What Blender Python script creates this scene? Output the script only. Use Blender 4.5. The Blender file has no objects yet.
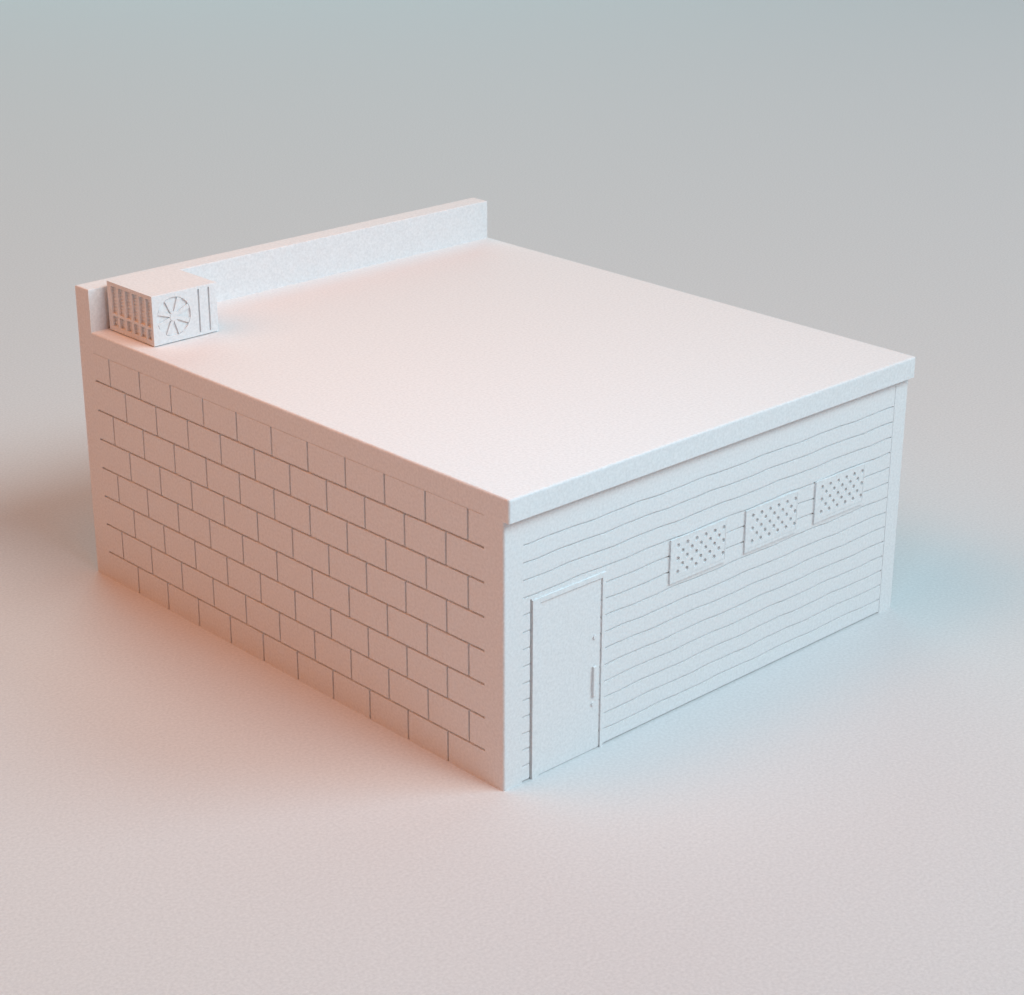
import bpy, bmesh, math
from mathutils import Vector, Euler

S = 0.1                      # metres per modelling unit: the model stands about 12 cm tall
C = bpy.context.scene.collection

# ------------------------------------------------------------------ dimensions (modelling units)
W, L = 2.0, 2.332            # width of the siding front, length of the block side
ZB, ZT = 0.922, 1.0          # roof slab underside and top
OV = 0.0225                  # roof slab overhang over the siding front
YP = 2.2435                  # inner face of the parapet
HP = 1.1627                  # parapet top
TW = 0.05                    # wall thickness

# ------------------------------------------------------------------ materials
def white_matte(name, col, grain_scale, grain, tone, rough=0.75):
    m = bpy.data.materials.new(name); m.use_nodes = True
    nt = m.node_tree; b = nt.nodes['Principled BSDF']
    b.inputs['Roughness'].default_value = rough
    b.inputs['Specular IOR Level'].default_value = 0.25
    tc = nt.nodes.new('ShaderNodeTexCoord')
    n1 = nt.nodes.new('ShaderNodeTexNoise'); n1.inputs['Scale'].default_value = grain_scale
    n1.inputs['Detail'].default_value = 3.0; n1.inputs['Roughness'].default_value = 0.65
    nt.links.new(tc.outputs['Object'], n1.inputs['Vector'])
    mr = nt.nodes.new('ShaderNodeMapRange')
    mr.inputs['From Min'].default_value = 0.25; mr.inputs['From Max'].default_value = 0.75
    mr.inputs['To Min'].default_value = 1 - tone; mr.inputs['To Max'].default_value = 1 + tone
    nt.links.new(n1.outputs['Fac'], mr.inputs['Value'])
    mx = nt.nodes.new('ShaderNodeVectorMath'); mx.operation = 'SCALE'
    mx.inputs[0].default_value = col
    nt.links.new(mr.outputs['Result'], mx.inputs['Scale'])
    nt.links.new(mx.outputs['Vector'], b.inputs['Base Color'])
    bp = nt.nodes.new('ShaderNodeBump'); bp.inputs['Strength'].default_value = grain
    bp.inputs['Distance'].default_value = 0.0002
    nt.links.new(n1.outputs['Fac'], bp.inputs['Height'])
    nt.links.new(bp.outputs['Normal'], b.inputs['Normal'])
    return m

M_MODEL = white_matte('matte_white_resin', (0.80, 0.80, 0.80), 1000, 0.20, 0.090)
M_GROUND = white_matte('matte_white_paper', (0.67, 0.67, 0.67), 900, 0.15, 0.095)

# ------------------------------------------------------------------ mesh helpers
def finish(name, bm, mat, parent=None, merge=True, smooth=False):
    if merge: bmesh.ops.remove_doubles(bm, verts=bm.verts, dist=1e-6)
    bmesh.ops.recalc_face_normals(bm, faces=bm.faces)
    for v in bm.verts: v.co *= S
    me = bpy.data.meshes.new(name); bm.to_mesh(me); bm.free()
    me.materials.append(mat)
    o = bpy.data.objects.new(name, me); C.objects.link(o)
    if smooth:
        for p in me.polygons: p.use_smooth = True
    if parent is not None:
        o.parent = parent
        o.location = -Vector(parent.location)
    return o

def quad(bm, *p):
    return bm.faces.new([bm.verts.new(q) for q in p])

def add_box(bm, x0, x1, y0, y1, z0, z1):
    v = [bm.verts.new((x, y, z)) for x in (x0, x1) for y in (y0, y1) for z in (z0, z1)]
    for f in ((0,1,3,2),(4,6,7,5),(0,4,5,1),(2,3,7,6),(0,2,6,4),(1,5,7,3)):
        bm.faces.new([v[i] for i in f])
    return v

def bevel_where(bm, test, width, seg=2):
    es = [e for e in bm.edges if test(e.verts[0].co) and test(e.verts[1].co)]
    bmesh.ops.bevel(bm, geom=es, offset=width, segments=seg, affect='EDGES', profile=0.5)

def near(a, b): return abs(a - b) < 1e-5

def box_obj(name, dims, mat, parent, bevel=0.0, seg=2):
    bm = bmesh.new(); add_box(bm, *dims)
    if bevel:
        bmesh.ops.bevel(bm, geom=list(bm.edges), offset=bevel, segments=seg, affect='EDGES', profile=0.5)
    return finish(name, bm, mat, parent, merge=False)

def relief(bm, P, us, vs, depth, T, back=True):
    """Carved slab. P(u, v, d) maps to 3-D (d goes inwards); depth(u, v) is the carving of the
    cell holding that centre (None leaves the cell open); T is the slab's thickness."""
    nu, nv = len(us) - 1, len(vs) - 1
    D = [[depth((us[i]+us[i+1])/2, (vs[j]+vs[j+1])/2) for j in range(nv)] for i in range(nu)]
    def g(i, j):
        return D[i][j] if 0 <= i < nu and 0 <= j < nv else T
    for i in range(nu):
        for j in range(nv):
            u0, u1, v0, v1 = us[i], us[i+1], vs[j], vs[j+1]
            d = D[i][j]
            if d is not None or back:
                quad(bm, P(u0,v0,T), P(u1,v0,T), P(u1,v1,T), P(u0,v1,T))
            if d is not None:
                quad(bm, P(u0,v0,d), P(u1,v0,d), P(u1,v1,d), P(u0,v1,d))
    for i in range(nu + 1):
        for j in range(nv):
            a, b = g(i-1, j), g(i, j)
            a = 0.0 if a is None else a; b = 0.0 if b is None else b
            if not near(a, b):
                quad(bm, P(us[i],vs[j],a), P(us[i],vs[j+1],a), P(us[i],vs[j+1],b), P(us[i],vs[j],b))
    for i in range(nu):
        for j in range(nv + 1):
            a, b = g(i, j-1), g(i, j)
            a = 0.0 if a is None else a; b = 0.0 if b is None else b
            if not near(a, b):
                quad(bm, P(us[i],vs[j],a), P(us[i+1],vs[j],a), P(us[i+1],vs[j],b), P(us[i],vs[j],b))

def holed_rect(bm, P, u0, u1, v0, v1, cu, cv, r, n, d, bottom=True):
    """Flat rectangle with a round hole of radius r sunk to depth d."""
    angs = [2*math.pi*k/n for k in range(n)]
    for (u, v) in ((u0,v0),(u1,v0),(u1,v1),(u0,v1)):
        angs.append(math.atan2(v-cv, u-cu) % (2*math.pi))
    angs = sorted(angs)
    a2 = [angs[0]]
    for a in angs[1:]:
        if a - a2[-1] > 1e-4: a2.append(a)
    inner, outer = [], []
    for a in a2:
        c, s = math.cos(a), math.sin(a)
        t = 1e9
        if c > 1e-9: t = min(t, (u1-cu)/c)
        if c < -1e-9: t = min(t, (u0-cu)/c)
        if s > 1e-9: t = min(t, (v1-cv)/s)
        if s < -1e-9: t = min(t, (v0-cv)/s)
        outer.append((cu+c*t, cv+s*t)); inner.append((cu+c*r, cv+s*r))
    N = len(a2)
    for k in range(N):
        q = (k+1) % N
        quad(bm, P(*outer[k],0), P(*outer[q],0), P(*inner[q],0), P(*inner[k],0))
        quad(bm, P(*inner[k],0), P(*inner[q],0), P(*inner[q],d), P(*inner[k],d))
    if bottom:
        bm.faces.new([bm.verts.new(P(*p, d)) for p in inner])

def ticks(lo, hi, cuts):
    s = sorted(set([lo, hi] + [round(c, 6) for c in cuts if lo < c < hi]))
    return s

def empty(name, loc, label, cat):
    o = bpy.data.objects.new(name, None); C.objects.link(o)
    o.location = Vector(loc) * S
    o.empty_display_size = 0.02
    o['label'] = label; o['category'] = cat
    return o

# ------------------------------------------------------------------ the building
bld = empty('building', (0, 0, 0),
            'matte white miniature building with block side wall, siding front and flat roof', 'model building')

# long side wall of concrete blocks: running bond engraved in the face x = 0
GW, GD = 0.0082, 0.0092
rows = [0.1165*k - 0.004 for k in range(1, 8)]          # bed joints
Y0, Y1 = 0.088, 2.240
zr = [0.0] + rows + [0.918]
odd = [0.1616 + 0.1976*k for k in range(11)]            # joints of the top course and every second one below
even = [0.2640 + 0.1976*k for k in range(10)]
def block_depth(y, z):
    if z > 0.918: return 0.0016 if Y0 < y < Y1 else 0.0
    for r in rows:
        if abs(z - r) < GW/2 and Y0 < y < Y1: return GD
    c = sum(1 for r in rows if z > r)                   # 0 = bottom course
    for j in (even if c % 2 == 0 else odd):
        if abs(y - j) < GW/2: return GD
    return 0.0
CR = 0.007                                              # rounded front corner
us = ticks(CR, YP, [Y0, Y1] + [j+s*GW/2 for j in odd+even for s in (-1, 1)])
vs = ticks(0.0, ZB, [r+s*GW/2 for r in rows for s in (-1, 1)] + [0.918])
bm = bmesh.new()
relief(bm, lambda u, v, d: (d, u, v), us, vs, block_depth, TW)
cor = [(CR*(1-math.cos(math.pi/2*k/4)), CR*(1-math.sin(math.pi/2*k/4))) for k in range(5)]
cor = cor + [(TW, 0.0), (TW, CR)]
for a, b in zip(cor[:-1], cor[1:]):
    quad(bm, (a[0],a[1],0), (b[0],b[1],0), (b[0],b[1],ZB), (a[0],a[1],ZB))
bm.faces.new([bm.verts.new((x, y, ZB)) for x, y in cor]); bm.faces.new([bm.verts.new((x, y, 0)) for x, y in cor])
o = finish('block_wall', bm, M_MODEL, bld)
o['label'] = 'side wall engraved with large concrete blocks in running bond'

# front wall with horizontal siding engraved in the face y = 0
SG, SD = 0.0058, 0.0052
X0, X1 = 0.080, 1.926
lines = [0.0588*k for k in range(1, 15)]
WINS = ((0.7435, 0.4885), (1.1195, 0.4875), (1.4935, 0.4905))   # lower left corners of the vent windows
WW, WH = 0.2765, 0.157
def siding_depth(x, z):
    if z > 0.9135: return 0.030 if 0.060 < x < W-0.010 else 0.0   # shadow gap under the roof slab
    for wx, wz in WINS:                                  # openings behind the vent screens
        if wx+0.014 < x < wx+WW-0.005 and wz+0.020 < z < wz+WH-0.006: return 0.0065
    if 0.1110 < x < 0.1175 and z < 0.634: return 0.008   # open joint beside the door frame
    if X1 < x < X1+0.0040 and z < 0.9135: return 0.0014  # fine upright joint against the corner post
    if not (X0 < x < X1): return 0.0
    if z < 0.007: return 0.008
    for r in lines:
        if abs(z - r) < SG/2: return SD
    return 0.0
nx = 150
us = ticks(TW, W, [X0, X1] + [X0 + (X1-X0)*k/nx for k in range(1, nx)] + [0.060, W-0.010, 0.1110, 0.1175, X1+0.0040]
           + [q for wx, wz in WINS for q in (wx+0.014, wx+WW-0.005)])
vs = ticks(0.0, ZB, [r+s*SG/2 for r in lines for s in (-1, 1)] + [0.007, 0.9135, 0.634]
           + [q for wx, wz in WINS for q in (wz+0.020, wz+WH-0.006)])
bm = bmesh.new()
relief(bm, lambda u, v, d: (u, d, v), us, vs, siding_depth, TW)
bmesh.ops.remove_doubles(bm, verts=bm.verts, dist=1e-6)
for v in bm.verts:                                       # the boards run slightly wavy
    x, z = v.co.x, v.co.z
    if 0.03 < z < 0.90 and X0 - 1e-4 < x < X1 + 1e-4:
        e = min(1.0, (x-X0)/0.05, (X1-x)/0.05)
        k = round(z/0.0588)
        v.co.z += max(0, e) * 0.0019 * (math.sin(x*19 + k*0.7) + 0.35*math.sin(x*43 + k*2.3))
o = finish('siding_wall', bm, M_MODEL, bld)
o['label'] = 'front wall of slightly wavy horizontal siding boards'

# plain far side wall, and the back wall that rises into the parapet
box_obj('side_wall', (W-TW, W, TW, YP, 0, ZB), M_MODEL, bld)
bm = bmesh.new(); add_box(bm, 0, W, YP, L, 0, HP)
bevel_where(bm, lambda c: near(c.z, HP), 0.004, 2)
o = finish('back_wall', bm, M_MODEL, bld, merge=False)
o['label'] = 'back wall rising above the roof as a parapet'

# roof slab
bm = bmesh.new(); add_box(bm, 0, W+0.008, -OV, YP, ZB, ZT)
es = [e for e in bm.edges if (all(near(v.co.z, ZT) for v in e.verts) and not all(near(v.co.y, YP) for v in e.verts))
      or (all(near(v.co.y, -OV) for v in e.verts) and not all(near(v.co.z, ZB) for v in e.verts))]
bmesh.ops.bevel(bm, geom=es, offset=0.007, segments=3, affect='EDGES', profile=0.5)
finish('roof', bm, M_MODEL, bld, merge=False)

# door: leaf > frame, handle, two locks
leaf = box_obj('door', (0.149, 0.4240, -0.0010, 0.004, 0.0015, 0.6100), M_MODEL, bld, 0.0015, 1)
leaf['label'] = 'plain flush door leaf'
bm = bmesh.new()
FX0, FX1, FZ = 0.1180, 0.440, 0.6285
# an upside-down U, mitreless: one outline extruded
pts = [(FX0,0),(0.148,0),(0.148,0.6125),(0.4265,0.6125),(0.4265,0),(FX1,0),(FX1,FZ),(FX0,FZ)]
def prism_y(bm, pts, y0, y1):
    a = [bm.verts.new((x, y0, z)) for x, z in pts]; b = [bm.verts.new((x, y1, z)) for x, z in pts]
    bm.faces.new(a); bm.faces.new(list(reversed(b)))
    for k in range(len(pts)):
        q = (k+1) % len(pts)
        bm.faces.new([a[k], a[q], b[q], b[k]])
prism_y(bm, pts, -0.0058, 0.004)
o = finish('frame', bm, M_MODEL, leaf, merge=False)
def child_fix(o, parent):                                # parents already sit at the origin of their thing
    o.location = (0, 0, 0)
child_fix(o, leaf)
h = box_obj('handle', (0.3885, 0.4030, -0.010, 0.000, 0.200, 0.308), M_MODEL, leaf, 0.002, 2); child_fix(h, leaf)
for (cx, cz) in ((0.396, 0.412), (0.392, 0.172)):
    bm = bmesh.new()
    pr = [(cx + 0.0065*math.cos(math.pi*k/6), cz + 0.0065*math.sin(math.pi*k/6)) for k in range(12)]
    prism_y(bm, pr, -0.0055, 0.000)
    o = finish('lock', bm, M_MODEL, leaf, merge=False); child_fix(o, leaf)

# three vent windows: frame with a perforated screen
def make_window(wx, wz):
    w, h = WW, WH
    bm = bmesh.new()
    P = lambda u, v, d: (wx+u, -0.0065+d, wz+v)
    fw = 0.012
    us = [0, fw, w-0.005, w]; vs = [0, fw, h-0.006, h]
    def dep(u, v):
        return None if (fw < u < w-0.005 and fw < v < h-0.006) else 0.0
    relief(bm, P, us, vs, dep, 0.0064, back=False)
    fr = finish('window', bm, M_MODEL, bld)
    bm = bmesh.new()
    Q = lambda u, v, d: (wx+u, -0.0060+d, wz+v)
    pu, pv = 0.0452, 0.0236
    ru0, ru1 = fw, w-0.005
    for r in range(5):
        cv = 0.1295 - r*pv
        off = 0.036 + (pu/2 if r % 2 else 0)
        cs = [off + pu*k for k in range(6) if off + pu*k + 0.009 < ru1]
        edges = [ru0] + [(a+b)/2 for a, b in zip(cs, cs[1:])] + [ru1]
        for k, c in enumerate(cs):
            holed_rect(bm, Q, edges[k], edges[k+1], cv-pv/2, cv+pv/2, c, cv, 0.0086, 10, 0.0062)
    # plain borders above and below the perforation, and the panel's rim
    lo, hi = 0.1295-4*pv-pv/2, 0.1295+pv/2
    quad(bm, Q(ru0,fw,0), Q(ru1,fw,0), Q(ru1,lo,0), Q(ru0,lo,0))
    quad(bm, Q(ru0,hi,0), Q(ru1,hi,0), Q(ru1,h-0.006,0), Q(ru0,h-0.006,0))
    sc = finish('screen', bm, M_MODEL, fr, merge=False); sc.location = (0, 0, 0)
    return fr
for wx, wz in WINS:
    make_window(wx, wz)

# ------------------------------------------------------------------ rooftop air conditioner
AX0, AX1, AY0, AY1, AZ0, AZ1 = 0.067, 0.350, 1.928, 2.219, 1.000, 1.191
ac = empty('air_conditioner', (0.207, 2.078, ZT),
           'small boxy white air conditioner with fan front standing on the flat roof by the parapet', 'air conditioner')
acl = Vector(ac.location)
FD = 0.0060
# casing: the core box behind the two carved faces
FX = (0.080, 0.238); FZr = (1.022, 1.176)
bm = bmesh.new()
add_box(bm, AX0+0.016, AX1, AY0+0.014, AY1, AZ0+0.004, AZ1)
# fan front with two upright grooves
FCX, FCZ, FR = 0.159, 1.099, 0.0735
P = lambda u, v, d: (u, AY0+d, v)
def front_dep(u, v):
    if FX[0] < u < FX[1] and FZr[0] < v < FZr[1]: return None
    for g in (0.2700, 0.3150):
        if abs(u-g) < 0.0036 and 1.014 < v < 1.180: return 0.009
    return 0.0
us = ticks(AX0, AX1, [FX[0], FX[1], 0.2664, 0.2736, 0.3114, 0.3186])
vs = ticks(AZ0+0.004, AZ1, [FZr[0], FZr[1], 1.014, 1.180])
relief(bm, P, us, vs, front_dep, 0.0135)
bmesh.ops.remove_doubles(bm, verts=bm.verts, dist=1e-6)
bevel_where(bm, lambda c: near(c.z, AZ1) and near(c.y, AY0), 0.003, 2)
holed_rect(bm, P, FX[0], FX[1], FZr[0], FZr[1], FCX, FCZ, FR, 40, FD)
casing = finish('casing', bm, M_MODEL, ac, merge=False)
casing.location = -acl
# fan: hub and eight spokes flush with the face
bm = bmesh.new()
def disc(cx, cz, r, y0, y1, n=20):
    prism_y(bm, [(cx+r*math.cos(2*math.pi*k/n), cz+r*math.sin(2*math.pi*k/n)) for k in range(n)], y0, y1)
disc(FCX, FCZ, 0.017, AY0-0.001, AY0+FD-0.001)
for k in range(8):
    a = math.radians(22.5 + 45*k)
    c, s = math.cos(a), math.sin(a)
    pr = []
    for (r, t) in ((0.013,-0.006),(0.0715,-0.0095),(0.0715,0.0095),(0.013,0.006)):
        pr.append((FCX + r*c - t*s, FCZ + r*s + t*c))
    prism_y(bm, pr, AY0+0.0006, AY0+FD-0.0012)
o = finish('fan', bm, M_MODEL, ac, merge=False); o.location = -acl
# side grille: two rows of six slots with thin louvres
bm = bmesh.new()
cols = [2.1770, 2.1315, 2.0855, 2.0400, 1.9950, 1.9510]
def gr_dep(y, z):
    for c in cols:
        if abs(y-c) < 0.0165:
            if 1.072 < z < 1.176 or 1.022 < z < 1.063:
                return 0.0090 if int((z-1.0)/0.0065) % 2 else 0.0110
    return 0.0
us = ticks(AY0+0.0137, AY1, [c+s*0.0165 for c in cols for s in (-1, 1)])
vs = ticks(AZ0+0.004, AZ1, [1.022, 1.063, 1.072, 1.176] + [1.0+0.0065*k for k in range(5, 27)])
relief(bm, lambda u, v, d: (AX0+d, u, v), us, vs, gr_dep, 0.0155)
o = finish('side_grille', bm, M_MODEL, ac); o.location = -acl
# low plinth rails under the casing
for y0 in (AY0+0.010, AY1-0.040):
    o = box_obj('foot', (AX0+0.010, AX1-0.010, y0, y0+0.030, AZ0, AZ0+0.0045), M_MODEL, ac); o.location = -acl

# ------------------------------------------------------------------ ground: a white sweep, flat as far as it is seen
bm = bmesh.new()
prof = [(-60, 0), (60, 0)]
R = 14.0
for k in range(1, 17):
    a = math.pi/2*k/16
    prof.append((60 + R*math.sin(a), R*(1-math.cos(a))))
prof.append((60+R, 40))
ax = math.radians(-43.3)
f = (-math.sin(ax), math.cos(ax)); rgt = (math.cos(ax), math.sin(ax))
ringL, ringR = [], []
for (s, z) in prof:
    for ring, t in ((ringL, -60), (ringR, 60)):
        ring.append(bm.verts.new((1+f[0]*s+rgt[0]*t, 1+f[1]*s+rgt[1]*t, z)))
for k in range(len(prof)-1):
    bm.faces.new([ringL[k], ringR[k], ringR[k+1], ringL[k+1]])
g = finish('ground', bm, M_GROUND, None, merge=False)
if g.data.polygons[0].normal.z < 0:
    g.data.flip_normals()
g['kind'] = 'structure'

# ------------------------------------------------------------------ lights
def area(name, pos, target, size, energy, col):
    l = bpy.data.lights.new(name, 'AREA'); l.shape = 'DISK'; l.size = size*S
    l.energy = energy; l.color = col
    o = bpy.data.objects.new(name, l); C.objects.link(o)
    p = Vector(pos); t = Vector(target)
    o.location = p*S
    o.rotation_euler = (t-p).to_track_quat('-Z', 'Y').to_euler()
    return o
TARGET = Vector((1, 1.1, 0.4))
def studio_lamp(name, azimuth, elevation, distance, size, rgb):
    a, e = math.radians(azimuth), math.radians(elevation)
    p = TARGET + Vector((math.cos(a)*math.cos(e), math.sin(a)*math.cos(e), math.sin(e))) * distance
    m = max(rgb)
    return area(name, p, TARGET, size, 0.3*distance*distance*m, [c/m for c in rgb])
studio_lamp('back_softbox', 60, 20, 40, 34, (0.0440, 0.1110, 0.1240))
studio_lamp('near_cool_lamp', 245, 50, 4, 1.2, (0.0192, 0.0451, 0.0600))
studio_lamp('neutral_softbox', 285, 48, 40, 18, (0.1234, 0.1351, 0.1354))
studio_lamp('warm_softbox', 155, 48, 40, 34, (0.1300, 0.0544, 0.0240))
studio_lamp('cool_softbox', 315, 35, 40, 18, (0.0747, 0.1195, 0.1440))
studio_lamp('near_warm_lamp', 185, 70, 4, 1.2, (0.0484, 0.0121, 0.0))
w = bpy.data.worlds.new('World'); bpy.context.scene.world = w; w.use_nodes = True
bgn = w.node_tree.nodes['Background']
bgn.inputs['Color'].default_value = (0.14, 0.07, 0.065, 1); bgn.inputs['Strength'].default_value = 1.0

# ------------------------------------------------------------------ camera
cam = bpy.data.cameras.new('camera'); co = bpy.data.objects.new('camera', cam); C.objects.link(co)
co.rotation_euler = Euler((1.1854, -0.0017, -0.7558), 'XYZ')
co.location = Vector((-3.8454, -4.1094, 3.2861)) * S
cam.sensor_fit = 'HORIZONTAL'; cam.sensor_width = 36.0
cam.lens = 2042.6/1024*36.0
cam.clip_start = 0.01; cam.clip_end = 100
sc = bpy.context.scene
sc.camera = co
sc.view_settings.view_transform = 'Standard'
sc.view_settings.look = 'None'
sc.view_settings.exposure = 0; sc.view_settings.gamma = 1
